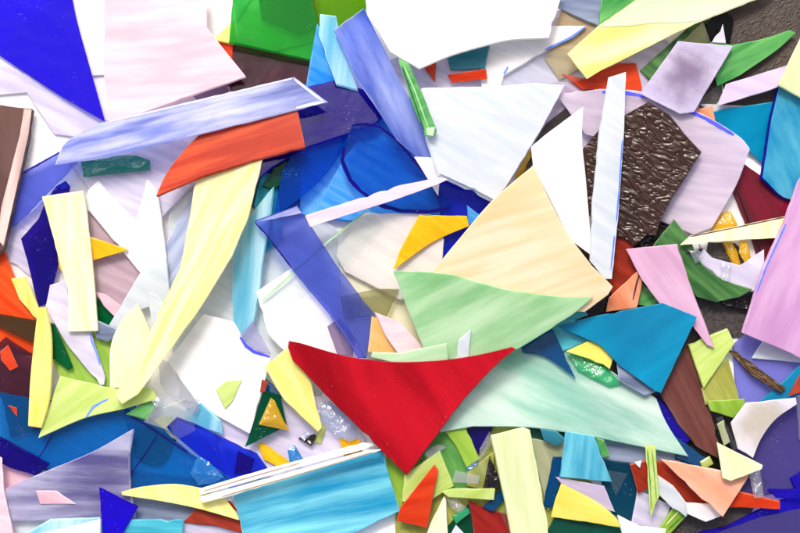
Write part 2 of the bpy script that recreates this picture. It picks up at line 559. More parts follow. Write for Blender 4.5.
def outline(s, jag=0.22):
    P = parse(s)
    if jag is None:
        A = np.array([p[:2] for p in P])
        x, y = A[:, 0], A[:, 1]
        return A[::-1] if np.sum(x * np.roll(y, -1) - np.roll(x, -1) * y) > 0 else A
    n = len(P)
    out = []
    def tan(i):
        a, b, c = P[i - 1], P[i], P[(i + 1) % n]
        return np.array([(c[0] - a[0]) / 2, (c[1] - a[1]) / 2]) if b[2] else None
    for i in range(n):
        j = (i + 1) % n
        p, q = np.array(P[i][:2]), np.array(P[j][:2])
        d = np.linalg.norm(q - p)
        if P[i][2] or P[j][2]:
            t0, t1 = tan(i), tan(j)
            t0 = q - p if t0 is None else t0
            t1 = q - p if t1 is None else t1
            l0, l1 = np.linalg.norm(t0) + 1e-6, np.linalg.norm(t1) + 1e-6
            t0, t1 = t0 / l0 * d, t1 / l1 * d
            k = max(3, int(d / 6))
            for a in range(k):
                u = a / k
                out.append((2*u**3 - 3*u**2 + 1) * p + (u**3 - 2*u**2 + u) * t0 + (-2*u**3 + 3*u**2) * q + (u**3 - u**2) * t1)
        else:
            k = max(1, int(d / 7))
            nrm = np.array([-(q - p)[1], (q - p)[0]]) / (d + 1e-6)
            for a in range(k):
                w = p + (q - p) * a / k
                if a:
                    bite = abs(rng.normal(0, 0.9)) if rng.random() < 0.07 else 0.0
                    w = w + nrm * (rng.normal(0, jag * 0.7) + bite)
                out.append(w)
    A = np.array(out)
    x, y = A[:, 0], A[:, 1]
    if np.sum(x * np.roll(y, -1) - np.roll(x, -1) * y) > 0:      # picture y points down: make it counter-clockwise in world
        A = A[::-1]
    return A

def ray(A):
    return np.stack([(A[:, 0] - 400) * PX, -(A[:, 1] - 266.5) * PX], 1)

def on_plane(A, pl):
    """photo outline -> points on the plane z = a + b x + c y"""
    a, b, c = pl
    k = ray(A)
    m = b * k[:, 0] + c * k[:, 1]
    z = (a + m * H) / (1 + m)
    return np.stack([k[:, 0] * (H - z), k[:, 1] * (H - z), z], 1)

# height of the pile so far, on a 1 mm grid
GX0, GY0, GS = -0.26, -0.19, 0.001
GW, GH = 520, 380
HM = np.zeros((GH, GW))
gx = GX0 + (np.arange(GW) + 0.5) * GS
gy = GY0 + (np.arange(GH) + 0.5) * GS

def inside(poly, X, Y):
    r = np.zeros(X.shape, bool)
    j = len(poly) - 1
    for i in range(len(poly)):
        xi, yi = poly[i][:2]
        xj, yj = poly[j][:2]
        if yi != yj:
            r ^= ((yi > Y) != (yj > Y)) & (X < (xj - xi) * (Y - yi) / (yj - yi) + xi)
        j = i
    return r

def cover(poly):
    x0, x1 = poly[:, 0].min() - GS, poly[:, 0].max() + GS
    y0, y1 = poly[:, 1].min() - GS, poly[:, 1].max() + GS
    i0, i1 = max(0, int((x0 - GX0) / GS)), min(GW, int((x1 - GX0) / GS) + 2)
    j0, j1 = max(0, int((y0 - GY0) / GS)), min(GH, int((y1 - GY0) / GS) + 2)
    X, Y = np.meshgrid(gx[i0:i1], gy[j0:j1])
    m = inside(poly, X, Y)
    for dx, dy in ((GS*.7, 0), (-GS*.7, 0), (0, GS*.7), (0, -GS*.7)):      # grow by a little so that pieces never touch
        m |= inside(poly, X + dx, Y + dy)
    return (slice(j0, j1), slice(i0, i1)), m, X, Y

def rest(A, th, maxtilt):
    """lay a plate with this outline on the pile: the plane it comes to lie on (its underside)"""
    pl = (REF, 0, 0)
    for it in range(2):
        W = on_plane(A, pl)
        sl, m, X, Y = cover(W)
        if not m.any():
            return (th, 0, 0)
        hh, xs, ys = HM[sl][m], X[m], Y[m]
        cx, cy = xs.mean(), ys.mean()
        w = np.ones(len(hh))
        D = np.stack([np.ones(len(hh)), xs - cx, ys - cy], 1)
        for q in range(14):
            Dw = D * w[:, None]
            s = np.linalg.solve(D.T @ Dw + np.diag([1e-9, 1e-9, 1e-9]), Dw.T @ hh)
            r = hh - D @ s
            w = np.where(r > 0, 60.0, 1.0)
        g = math.hypot(s[1], s[2])
        lim = math.tan(math.radians(maxtilt))
        if g > lim:
            s[1] *= lim / g
            s[2] *= lim / g
        base = np.max(hh - (s[1] * (xs - cx) + s[2] * (ys - cy))) + 0.0002
        a = base - s[1] * cx - s[2] * cy
        nz = math.sqrt(1 + s[1]**2 + s[2]**2)
        pl = (a + th * nz, s[1], s[2])
    HM[sl][m] = np.maximum(HM[sl][m], pl[0] + pl[1] * X[m] + pl[2] * Y[m])
    return pl

def link(o, parent=None):
    COL.objects.link(o)
    if parent is not None:
        o.parent = parent
    return o

def plate_mesh(name, W, org, nrm, th, undercut, mat, edge, lean=(0, 0, 0)):
    """solid plate: top ring W, a ground-off arris, underside a little smaller or larger"""
    n = len(W)
    c = W.mean(0)
    ar = 0.00034
    T = W - org
    C = c - org
    d = np.linalg.norm((T - C)[:, :2], axis=1, keepdims=True) + 1e-9
    top = C + (T - C) * np.clip(1 - ar / d, 0.9, 1)
    mid = T - nrm * ar
    bot = C + (T - C) * undercut - nrm * (th - 0.0001) + np.array(lean)
    V = np.concatenate([top, mid, bot])
    F, idx = [tuple(range(n))], [0]
    for i in range(n):
        j = (i + 1) % n
        F.append((i, i + n, j + n, j)); idx.append(1)
        F.append((i + n, i + 2 * n, j + 2 * n, j + n)); idx.append(1)
    F.append(tuple(range(3 * n - 1, 2 * n - 1, -1))); idx.append(0)
    me = bpy.data.meshes.new(name)
    me.from_pydata([tuple(v) for v in V], [], F)
    me.materials.append(M[mat])
    me.materials.append(M[edge])
    me.polygons.foreach_set('material_index', idx)
    me.update()
    return me

def chunk_mesh(name, W, org, nrm, th, mat):
    """thick broken lump: sharp waist, a smaller faceted crown and foot"""
    n = len(W)
    T = W - org
    C = T.mean(0)
    waist = T - nrm * th * 0.55
    jit = lambda s: rng.uniform(-s, s, (n, 1))
    crown = C + (T - C) * (0.62 + jit(0.14)) - nrm * th * (0.08 + np.abs(jit(0.22)))
    foot = C + (T - C) * 0.9 - nrm * (th - 0.0001)
    top = C + (T[n // 3] - C) * 0.1
    V = np.concatenate([[top], crown, waist, foot])
    F = []
    for i in range(n):
        j = (i + 1) % n
        F.append((0, 1 + i, 1 + j))
        F.append((1 + i, 1 + n + i, 1 + n + j)); F.append((1 + i, 1 + n + j, 1 + j))
        F.append((1 + n + i, 1 + 2 * n + i, 1 + 2 * n + j, 1 + n + j))
    F.append(tuple(range(3 * n, 2 * n, -1)))
    me = bpy.data.meshes.new(name)
    me.from_pydata([tuple(v) for v in V], [], F)
    me.materials.append(M[mat])
    me.update()
    return me

CAT = {'glass_shard': 'glass shard', 'glass_strip': 'glass strip', 'glass_chunk': 'glass chunk', 'glass_chip': 'glass chip',
       'glass_disc': 'glass disc', 'glass_rod': 'glass rod'}
GRP = {'glass_shard': 'broken stained glass shards in the pile', 'glass_strip': 'narrow glass strips in the pile',
       'glass_chunk': 'thick glass chunks in the pile', 'glass_chip': 'small glass chips in the pile'}
PIECES = []
def S(level, name, mat, label, pts, th=2.6, kids=(), shape='plate', tilt=11, edge=None):
    PIECES.append((level, len(PIECES), name, mat, label, pts, th, kids, shape, tilt, edge))

def stroke(s, w):
    """polyline in photo pixels -> ragged band outline"""
    P = [np.array(p[:2]) for p in parse(s)]
    Q = []
    for i in range(len(P) - 1):
        k = max(1, int(np.linalg.norm(P[i+1] - P[i]) / 5))
        Q += [P[i] + (P[i+1] - P[i]) * a / k for a in range(k)]
    Q.append(P[-1])
    L, R = [], []
    for i, q in enumerate(Q):
        d = Q[min(i+1, len(Q)-1)] - Q[max(i-1, 0)]
        d = d / (np.linalg.norm(d) + 1e-9)
        nn = np.array([-d[1], d[0]])
        h = w / 2 * rng.uniform(0.7, 1.15) * (0.55 if i in (0, len(Q) - 1) else 1)
        L.append(q + nn * h); R.append(q - nn * h)
    A = np.array(L + R[::-1])
    x, y = A[:, 0], A[:, 1]
    if np.sum(x * np.roll(y, -1) - np.roll(x, -1) * y) > 0:
        A = A[::-1]
    return A

def build():
    for (level, _, name, mat, label, pts, th, kids, shape, tilt, edge) in sorted(PIECES, key=lambda p: (p[0], p[1])):
        A = outline(pts, 0.22 if shape == 'plate' else None)
        tm = th * MM * 0.7
        pl = rest(A, tm, tilt)
        W = on_plane(A, pl)
        nrm = np.array([-pl[1], -pl[2], 1.0])
        nrm /= np.linalg.norm(nrm)
        org = W.mean(0)
        la = rng.uniform(0, 2 * math.pi)            # a snapped edge is seldom square
        lr = rng.uniform(0.1, 0.8) * MM * min(1.0, math.sqrt(np.ptp(W[:, 0]) * np.ptp(W[:, 1])) / 0.03)
        lean = (math.cos(la) * lr, math.sin(la) * lr, 0)
        if shape == 'chunk':
            me = chunk_mesh(name, W, org, nrm, tm, mat)
        else:
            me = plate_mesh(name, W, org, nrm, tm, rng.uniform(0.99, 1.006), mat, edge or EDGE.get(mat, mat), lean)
        o = bpy.data.objects.new(name, me)
        o.location = org
        o['label'] = label
        o['category'] = CAT[name]
        if name in GRP:
            o['group'] = GRP[name]
        link(o)
        for kd in kids:
            kname, kmat, kpts = kd[:3]
            kw = kd[3] if len(kd) > 3 else None
            KA = stroke(kpts, kw) if kw else outline(kpts, 0.1)
            off = 0.00022
            KW = on_plane(KA, (pl[0] + off, pl[1], pl[2]))
            km = plate_mesh(kname, KW, org, nrm, off - 0.00002, 1.0, kmat, kmat)
            link(bpy.data.objects.new(kname, km), o)

# ------------------------------------------------------------------ the table under the pile
t = NT('table_paper')
raw, v = coords(t, 0, 40, 40)
nz = t('ShaderNodeTexNoise')
nz.inputs['Detail'].default_value = 6.0
nz.inputs['Scale'].default_value = 1.0
t.ln(v, nz.inputs['Vector'])
mc = t('ShaderNodeMix', _data_type='RGBA')
mc.inputs[6].default_value = (0.70, 0.69, 0.68, 1)
mc.inputs[7].default_value = (0.80, 0.79, 0.78, 1)
t.ln(nz.outputs['Fac'], mc.inputs[0])
pr = t('ShaderNodeBsdfPrincipled')
pr.inputs['Roughness'].default_value = 0.6
t.ln(mc.outputs[2], pr.inputs['Base Color'])
t.ln(pr.outputs[0], t.out.inputs['Surface'])
me = bpy.data.meshes.new('table_top')
me.from_pydata([(-3, -3, 0), (3, -3, 0), (3, 3, 0), (-3, 3, 0)], [], [(0, 1, 2, 3)])
me.materials.append(t.m)
o = bpy.data.objects.new('table_top', me)
o['kind'] = 'structure'
link(o)

# ------------------------------------------------------------------ the pieces, lowest first
SH, ST, CK, CP = 'glass_shard', 'glass_strip', 'glass_chunk', 'glass_chip'
# ---- bottom of the pile
S(0, SH, 'white', 'wide milky white sheet at the very bottom beneath the left half of the pile', '-14,60 60,-12 112,-12 118,130 200,150 232,240 172,330 60,345 -14,300')
S(0, SH, 'coolwhite', 'cool white sheet at the bottom under the long blue see-through strip', '170,190 300,200 350,240 352,352 300,420 180,400 165,300')
S(0, SH, 'lavwhite', 'pale lavender sheet at the bottom between the yellow bar and the white twin strips', '206,404 286,392 336,400 366,440 330,470 236,482')
S(0, SH, 'coolwhite', 'white sheet at the bottom under the transparent azure pieces at lower left', '-14,360 100,380 210,420 232,500 190,545 -14,545')
S(0, SH, 'lavwhite', 'lavender sheet at the bottom behind the two big top white plates', '388,60 560,10 660,30 720,110 560,200 400,180')
S(0, SH, 'charcoal', 'charcoal crackled sheet peeping out right of the pink pointed shard', '686,262 760,262 762,320 744,338 720,338 704,350 680,320')
S(0, SH, 'smoke', 'grey brown smoky sheet at the bottom beneath the peach and turquoise shards', '560,230 660,240 700,330 690,470 600,470 580,350')
S(0, SH, 'charcoal', 'dark grey sheet with crazed cracks at the bottom edge near the orange strip', '655,470 770,480 750,515 700,545 640,545')
S(0, SH, 'olivelime', 'dull olive sheet at the bottom under the lime green fragments', '395,420 560,420 600,500 590,545 395,545')
S(0, SH, 'azureopal', 'sky blue sheet at the bottom under the round blue disc', '240,90 420,100 500,190 500,260 440,262 424,210 300,215 250,180')
S(0, SH, 'white', 'white sheet at the bottom under the small amber chunks at right', '690,190 780,180 800,270 740,305 690,260')
S(0, SH, 'bark', 'dark brown bark-textured sheet in the upper right corner', '700,40 722,-12 812,-12 812,70 770,112 700,112')
S(0, SH, 'white', 'white sheet behind the green glass at the top left', '196,-12 320,-12 320,40 240,60 200,90 190,40')
S(0, SH, 'indigo', 'dark indigo sheet crossing the bottom right corner', '640,545 724,528 770,505 812,490 812,545')
# ---- upper left
S(1, SH, 'lavwhite', 'lavender white shard behind the lower edge of the big cobalt shard', '-12,66 10,66 62,92 108,120 96,140 54,134 26,92 -12,96')  # cast shadow of the cobalt shard, put in as lavender glass
S(1, SH, 'white', 'narrow white shard between the cobalt shard and the pinkish white sheet', '58,-12 108,-12 108,75 92,76 70,62')
S(2, SH, 'pinkwhite', 'large pinkish white sheet at the top left beside the cobalt shard', '104,-12 206,-12 207,28 246,77 202,92 112,124 104,76')
S(1, SH, 'mauveglass', 'mauve sliver under the right corner of the pinkish white sheet', '190,92 214,84 228,82 228,96 200,104')
S(1, SH, 'lavwhite', 'pale lavender sheet below the teal chunk and the periwinkle bar', '60,150 120,140 200,125 206,170 150,230 98,200')
S(4, SH, 'cobalt', 'large saturated cobalt blue shard in the upper left corner', '-12,-12 70,-12 76,18~ 88,62~ 105,122 62,97~ 27,74~ 0,56~ -12,48')
S(2, SH, 'blue', 'see-through blue shard slanting down beside the raw-edged brown slab', '116,121 105,132 60,181 28,214 0,238 1,212 8,205 19,174 85,138', 2.6, [('edge_line', 'navy', '20,175 60,152 86,139 110,126', 1.5), ('edge_line', 'peri', '103,134 60,182 29,214', 1.2)])
S(1, SH, 'lavwhite', 'pale bluish white shard beneath the slanting see-through blue shard', '0,230 26,206 46,200 36,280 10,262')
S(3, SH, 'browngrey', 'brown streaked slab with a raw pinkish edge at the left border', '-14,103 23,108 32,109 29,134 4,248 -14,262', 5, [('raw_edge', 'rawedge', '24,109 31.5,110 28.5,134 3.5,246 -2,240 1,208 20,134')])
S(2, SH, 'navy', 'dark navy rough shard pointing down beside the cream bar', '55,188 65,182 70,188 62,230~ 59,262 54,282 47,304 38,307 29,268 21,239 38,220 44,205')
S(1, SH, 'mauvegrey', 'pale mauve shard behind the yellow spike and the cream bar', '84,208 145,262 128,310 96,306 84,250')
S(2, SH, 'white', 'bright white M-shaped shard right of the cream bar top', '84,205 88,190 98,181 136,222 147,180 157,190 164,240 168,276 146,280')  # crisp patches of sunlight, put in as white glass
S(2, SH, 'coolwhite', 'bluish white blade leaning between the ivory shard and the pale mauve shard', '142,270 166,258 170,300 134,312 112,334 108,327')
S(1, SH, 'paleblue', 'pale blue clear shard tucked left of the long yellow blade', '160,255 166,243 196,190 188,262 166,300')
S(1, SH, 'emerald', 'small emerald sliver right of the cream bar end', '92,296 108,305 117,318 108,328 94,322')
S(1, SH, 'palepink', 'small pink sliver above the emerald sliver near the cream bar', '96,292 106,294 122,306 116,318 104,306')
S(2, SH, 'slateblue', 'small slate grey shard under the foot of the cream bar', '94,320 120,331 108,342 96,338')
S(1, SH, 'limegreen', 'yellow green sheet under the white fang-shaped shard', '40,322 110,335 128,370 120,398 60,380')
S(4, CK, 'gem_teal', 'thick dark teal chunk lying below the periwinkle bar', '80,158 90,160 108,157 122,156 136,156 150,161 150,171 128,173 100,176 83,178', 5, shape='chunk')
S(3, SH, 'yellow', 'yellow spike poking out right of the cream bar', '57,250 90,237 128,250 92,261 62,272 59,268')
S(5, SH, 'cream', 'cream bar with straight sides standing upright at left', '42,197 83,191 86,208 90,239 95,291 98,331 68,332 68,291 61,267 50,226')
S(3, SH, 'lavwhite', 'white fang-shaped shard with a blue inked edge under the cream bar', '45,309 50,285 66,280 72,325 90,330 97,352 105,377 104,385 100,385 69,347', 2.6, [('marker_line', 'ink_blue', '90,333 92,342 97,354 100,365', 2.2)])
S(4, SH, 'ivory', 'ivory leaf-shaped shard left of the long yellow blade foot', '138,303 150,330 140,390 110,388 111,345~ 122,320~')
S(1, SH, 'orange2', 'bright orange shard at the left border', '-12,248 4,250 14,275 36,320 34,354 0,347 -12,345')
S(2, SH, 'olivebrown', 'dark olive see-through shard over the orange one at left', '-12,312 35,320 54,324 50,345 33,343 -12,322')
S(3, SH, 'emerald', 'bottle green pointed shard right of the yellow cream strip', '46,322 54,324 72,367 68,370 44,352')
S(2, SH, 'darkplum', 'dark plum shard at the left border above the blue pieces', '6,337 38,358 48,380 45,428 11,438 2,400 -12,380 -12,352')
S(3, CP, 'orangered', 'small orange red chip on the dark plum shard, upper one', '0,352 8,345 18,367 10,371 1,360', 1)
S(3, CP, 'orange', 'tiny orange triangle chip on the dark plum shard, lower one', '8,405 17,408 17,417', 1)
S(4, ST, 'creamyellow', 'short yellow strip leaning above the orange shard at left', '11,279 25,277 31,290 38,307 37,319 33,316 19,299')
S(5, ST, 'creamyellow', 'slim cream yellow strip with rounded sides near the left border', '38,308 46,308 51,341~ 49,399~ 41,428 28,426 30,380~ 34,340~', 3)
S(4, SH, 'lime', 'pale lime shard with a blue pen line at lower left', '60,376 116,389 152,388 157,399 123,409~ 85,418~ 38,438', 2.6, [('marker_line', 'ink_blue', '86,417 93,407 101,402 108,399', 2.2)])
S(6, SH, 'paleyellow', 'very long pale yellow blade crossing the left of the pile', '196,176 263,157 248,218 232,256 200,308 138,394 122,404 115,396 148,335 180,268 190,215')
S(7, SH, 'orange', 'orange red shard lying across the top of the long yellow blade', '208,126 297,106 305,147 250,161 200,177 156,196 166,174~ 184,150~')
S(8, SH, 'peri', 'long periwinkle blue bar with a pale rim across the upper left', '294,77 328,102 295,110 200,134 108,157 56,164 66,142~ 100,123 200,99', 2.6, [('pale_rim', 'coolwhite', '294,79 324,102 296,108', 2.2), ('pale_rim', 'coolwhite', '110,121.5 200,100.6 292,78.6', 1.5)])
# ---- top centre-left
S(1, SH, 'darkplum', 'dark plum shard below the bright green glass', '226,40 312,60 308,92 240,100 222,78')
S(0, SH, 'brickred', 'dull red shard glimpsed beneath the dark plum shard', '236,56 266,60 250,92 230,90')
S(1, SH, 'orangered', 'small orange shard left of the bright green glass', '216,38 232,42 232,66 220,58')
S(1, SH, 'sulphur', 'small yellow corner left of the bright green glass', '213,40 234,20 236,44')
S(1, SH, 'palecyan', 'pale cyan corner behind the top of the green glass', '234,-12 258,-12 236,22')
S(2, SH, 'tealgreen', 'dark green see-through sheet behind the right of the green glass', '258,-12 312,-12 320,28 300,36 262,20')
S(3, SH, 'green', 'bright green see-through sheet at the top edge', '235,-12 308,-12 318,25 311,60 230,42')
S(2, SH, 'olive', 'olive green glass at the top edge left of the big white plate', '303,-12 372,-12 370,6 337,28 316,24')
S(3, SH, 'azureopal', 'azure wedge left of the turquoise streaked wedge near the top', '318,24 338,82 306,90')
S(4, SH, 'palecyan', 'turquoise streaked wedge standing between green and periwinkle glass', '320,14 336,16 342,44 358,90 336,84 319,36')
S(4, SH, 'peri2', 'broad blue streaked shard right of the turquoise wedge', '364,8 334,30 356,78 374,104 397,140 436,172 436,140 401,83')
S(3, SH, 'navy', 'dark navy pointed shard under the tip of the periwinkle bar', '300,88 336,80 397,101 378,121~ 350,133 304,148 270,168 256,182 262,150 290,108', edge='indigo')
S(1, SH, 'tealblue', 'teal blue sheet left of the blue disc', '246,168 300,150 300,214 262,216 248,205')
S(2, SH, 'darkemerald', 'dark green rounded shard under the corner of the orange red shard', '282,152 296,148 296,165~ 276,188~ 262,186')
S(2, SH, 'deepblue', 'deep blue curved shard left of the blue disc', '282,172 300,140 354,124 352,134~ 324,176~ 290,206~ 274,214')
S(1, SH, 'azureopal', 'sky blue shard glowing through the blue disc', '313,216 340,165 358,140 424,158 446,214 360,222')
S(3, 'glass_disc', 'discblue', 'rounded see-through blue disc outlined by a dark rim', '346,140 352,126 364,124~ 380,127~ 400,144~ 430,178~ 451,206 446,212 415,213~ 380,206~ 356,187~ 341,164~', 2.6,
  [('rim', 'navy', '344,147 342,160 350,180 360,191 381,206 401,211 430,212 449,208', 3.6), ('rim', 'navy', '352,125 366,124 380,127 392,136 402,146 416,163 430,179', 2.4)])
S(2, SH, 'royal', 'cobalt blue shard filling the gap left of the peach triangle', '424,160 440,176 495,202 500,222 442,260 441,210')
S(3, CP, 'azureopal', 'small light blue triangle left of the peach triangle', '467,205 480,215 469,226', 1.6)
S(4, SH, 'white', 'small white square corner under the pink white bar end', '414,157 438,158 439,186 438,196 428,180')
S(5, ST, 'pinkwhite', 'slender pinkish white bar over the blue disc', '305,216 400,186 440,178 447,180 438,184 400,198 310,227', 3)
# ---- centre
S(2, SH, 'greywhite', 'greyish white rounded shard between the blue strip and the yellow triangle', '366,213 430,214 444,240 440,290 400,300 345,272 336,256 343,230~')
S(1, SH, 'ivory', 'cream sheet under the grey white shard in the centre', '340,262 440,264 430,350 400,360 366,360 340,310')
S(3, SH, 'olivegrey', 'pale olive clear shard below the grey white rounded shard', '340,297 376,289 399,289 386,317 373,316 345,320')
S(2, SH, 'palecyan', 'pale cyan streaked strip right of the long yellow blade', '273,187 270,213 262,262 259,291 253,322 241,337 234,332 232,300 233,253 248,218')
S(1, SH, 'turq', 'turquoise sliver under the top of the pale cyan strip', '262,172 276,176 282,240 260,255 254,205')
S(2, SH, 'white', 'white plate under the foot of the blue see-through strip', '256,292 292,268 330,308 346,354 318,362 288,356 268,334')
S(3, SH, 'window', 'clear colourless pane over the middle of the pile', '369,208 384,226 340,270 300,300 262,304 262,298', 2.4, [('pale_edge', 'palegreen', '368,210 330,240 262,301', 2.0)])
S(3, SH, 'mauveglass', 'mauve clear shard behind the foot of the blue strip', '328,326 340,318 356,340 352,360 338,354')
S(4, SH, 'blue', 'long see-through blue strip crossing the centre', '254,221 298,205 311,226 337,266 373,312 380,326 366,358 358,358 328,313 290,267 264,233', 2.6, [('polished_end', 'peri', '256,222 297,206.5 302,213 274,219'), ('edge_line', 'navy', '255,223 265,233 291,267', 1.5), ('edge_line', 'periglass', '329,312 346,336 359,356', 1.0), ('edge_line', 'mist', '379,327 366,356', 1.2)])
S(5, SH, 'yellow', 'bright yellow triangular shard left of the peach triangle', '419,215 467,216 469,226 445,236~ 425,247~ 393,270 400,250 412,228')
S(4, SH, 'apricot', 'cream orange shard left of the pale green fan-shaped shard', '372,316 398,330 400,356 368,352')
S(4, SH, 'pinkwhite', 'pale pink shard left of the pale green fan-shaped shard', '375,312 400,322 426,350 400,356 386,336')
# ---- left-centre low
S(2, SH, 'white', 'large white shard left of the red triangle', '204,314 234,322 247,346 271,357 260,399 250,434 200,407 167,362', 2.6, [('marker_line', 'ink_deep', '240,337 246,346 254,352 270,357', 3.4)])
S(3, SH, 'lavglass', 'pale lavender clear triangle right of the pale cyan strip foot', '253,321 271,354 256,350~ 240,335')
S(3, CP, 'lime', 'pale lime square lying on the large white shard', '216,390 226,381 242,380 232,402 225,409', 1)
S(4, SH, 'lemon', 'pale lemon bar beside the left tip of the red triangle', '264,367 287,348 293,358 311,382 315,400 322,428 318,432 284,400')
S(1, CP, 'tealblue', 'tiny teal piece between the white shard and the lemon bar', '264,378 272,384 282,398 268,400')
S(2, SH, 'darkemerald', 'dark green triangle behind the amber triangle', '264,390 280,395 287,425 277,431 245,447 251,430')
S(3, CK, 'gem_amber', 'amber glass triangle on the dark green triangle', '271,398 275,401 284,421 290,431 274,428 259,425', 3.5, shape='chunk')
S(3, CK, 'gem_blue', 'clear colourless boat-shaped chunk beside the lower left of the red triangle', '318,411 322,402 330,401 341,409 350,418 357,428 358,438 350,442 340,438 331,432 323,422', 6, shape='chunk')
S(2, CK, 'gem_palegreen', 'small yellow green glass stick below the lemon bar', '323,423 326,428 321,444 313,443', 3, shape='chunk')
S(2, CP, 'blackchunk', 'small black flake near the lemon bar', '297,438 314,434 316,436 311,446')
S(2, ST, 'yellow', 'yellow strip left of the small turquoise chunk', '257,443 264,444 290,462 280,468 264,460')
S(2, CK, 'gem_azure', 'small turquoise ribbed chunk above the white twin strips', '288,450 295,445 304,460 296,466 290,462', 4, shape='chunk')
S(1, SH, 'yellow', 'yellow corner above the right end of the white twin strips', '339,438 360,440 362,452 344,456')
S(6, ST, 'white', 'long white strip seen edge on, upper of two', '199,490 238,478 363,443.5 376,444.5 366,448.5 240,484 200,495', 3.5, [('crack_line', 'beige', '204,491 240,480 300,463', 1.0)])
S(6, ST, 'milk', 'long white strip seen edge on, lower of two above the cyan rectangle', '199,498 240,487 368,451 381,450 234,495 202,503', 4.5, [('crack_line', 'beige', '222,496.5 290,477 372,452.5', 1.0)])
S(5, SH, 'cyan', 'cyan and blue streaked rectangle at the bottom edge', '232,492 381,447 400,511 344,538 246,547')
# ---- lower left
S(2, SH, 'azure', 'transparent azure sheet under the pale lime shard', '-12,390 40,400 60,400 135,402 140,425 130,446 50,474 -2,440', 2.6, [('edge_line', 'navy', '0,440 24,454 50,472', 2.0), ('edge_line', 'navy', '53,433 44,450 37,460', 1.4)])
S(1, SH, 'palepink', 'pale pink piece left of the purple striped shard', '-12,448 40,468 36,484 5,492 6,545 -12,545')
S(3, SH, 'navy', 'navy shard at the left border below the dark plum shard', '-12,432 4,439 50,464 36,476 10,468 -12,456')
S(2, SH, 'azure', 'transparent azure sheet above the yellow leaf', '124,410 150,420 190,455 232,482 200,490 170,486 131,491 128,430', 2.6, [('edge_line', 'navy', '124,412 148,426 188,453', 1.8), ('edge_line', 'navy', '157,436 145,454 131,474', 1.4)])
S(1, SH, 'darkemerald', 'dark green rounded piece seen through the right azure sheet', '133,429 150,426 176,440 165,463~ 150,466~ 135,458')
S(1, SH, 'slateblue', 'grey blue sheet under the tail of the yellow leaf', '130,470 202,480 200,512 186,524 130,524')
S(3, SH, 'mist', 'crumpled translucent grey shard right of the long yellow blade foot', '144,422 155,402 170,394 200,400 192,416 176,420 170,431')
S(2, SH, 'leafgreen', 'green scrap under the foot of the long yellow blade', '126,414 150,398 160,402 148,420')
S(1, SH, 'lime', 'pale yellow scrap below the crumpled grey shard', '152,420 172,416 176,436 160,426')
S(2, SH, 'palecyan', 'pale cyan corner left of the lower tip of the large white shard', '186,408 200,403 220,421 222,434 200,427 184,420')
S(3, SH, 'royal', 'cobalt shard with a blunt end below the large white shard', '177,418 200,427 232,443 258,455 268,469 234,481 200,456 167,428', 2.6, [('edge_line', 'navy', '168,428 177,419 201,428', 1.2), ('edge_line', 'deepblue', '168,429 200,456 233,480', 1.2)])
S(4, CP, 'navy', 'dark navy square chip on the blunt cobalt shard', '238,451 254,459 250,474 234,474', 1)
S(4, CK, 'gem_azure', 'shiny azure chunk above the left end of the white twin strips', '198,456 208,462 224,478 214,484 198,486 190,474', 4, shape='chunk')
S(4, SH, 'purplestreak', 'white and purple striped shard at lower left', '133,429 129,455~ 130,490 135,520 8,521 5,489 44,472~ 92,452~')
S(5, CP, 'palepink', 'pale pink four-sided chip on the purple striped shard', '36,491 56,491 75,504 40,504', 0.8)
S(6, SH, 'cobalt', 'small cobalt triangle on the right of the purple striped shard', '99,487 138,506 118,540 103,540')
S(5, SH, 'cyanplain', 'flat cyan shard at the bottom edge below the cobalt triangle', '94,520 183,520 182,547 92,547')
S(5, SH, 'palecyan', 'pale cyan sliver above the white corner at bottom left', '26,534 50,520 100,518 96,530')
S(6, SH, 'white', 'white corner shard at the bottom left edge', '10,547 16,538 60,529~ 100,519 100,547')
S(5, SH, 'pinkwhite', 'pinkish white shard at the left end of the purple striped shard', '-12,450 2,458 4,490 12,528 16,547 -12,547')
S(3, ST, 'brickred', 'brick red strip beneath the yellow leaf', '183,522 196,508 244,521 246,534 218,526')
S(2, SH, 'lavwhite', 'pale lavender sheet below the brick red strip', '180,522 246,530 250,547 180,547')
S(4, CP, 'orangered', 'thin orange sliver at the left end of the cyan rectangle', '221,500 230,501 240,514', 1.4)
S(5, SH, 'lemon', 'yellow leaf-shaped shard below the white twin strips', '122,492 141,487~ 176,484~ 202,488 226,499 238,515 239,520 200,509~ 161,501~ 123,495')
# ---- top right
S(1, SH, 'beige', 'beige sheet between the big white plate and the long yellow shard', '545,60 562,6 604,22 596,60 560,80')
S(2, SH, 'slateblue', 'blue grey sheet at the top edge right of the big white plate', '556,-12 606,-12 602,28 558,7')
S(3, SH, 'leafgreen', 'green glass at the top edge by the long yellow shard', '603,-12 655,-12 640,4 598,30')
S(2, SH, 'deepgreen', 'grey green sheet behind the lilac square', '640,70 690,26 716,16 714,48 680,60 660,90')
S(2, SH, 'black', 'black glossy shard by the upper dark corner', '706,24 722,8 734,20 730,44 708,42')
S(3, SH, 'olivegrey', 'small clear grey shard above the lilac square corner', '682,42 703,22 710,42 700,60')
S(3, SH, 'leafgreen', 'green leaf-shaped shard pointing to the right border', '711,42 733,45 763,39~ 790,30 796,33 776,51~ 741,75 718,86')
S(1, SH, 'window', 'clear triangular pane below the green leaf-shaped shard', '700,100 722,80 724,98 712,112 690,115', 2, [('pale_edge', 'palegreen', '722,81 724,97 712,110', 1.2)])
S(4, SH, 'lilacplain', 'pale lilac band below the green leaf-shaped shard', '726,84 788,65 786,82~ 741,99 717,106')
S(1, SH, 'coolwhite', 'white sliver below the pale lilac band', '700,104 750,106 745,114 712,112')
S(2, SH, 'turqblue', 'blue shard behind the swirled turquoise shard', '708,112 740,107 775,102 770,170 735,140')
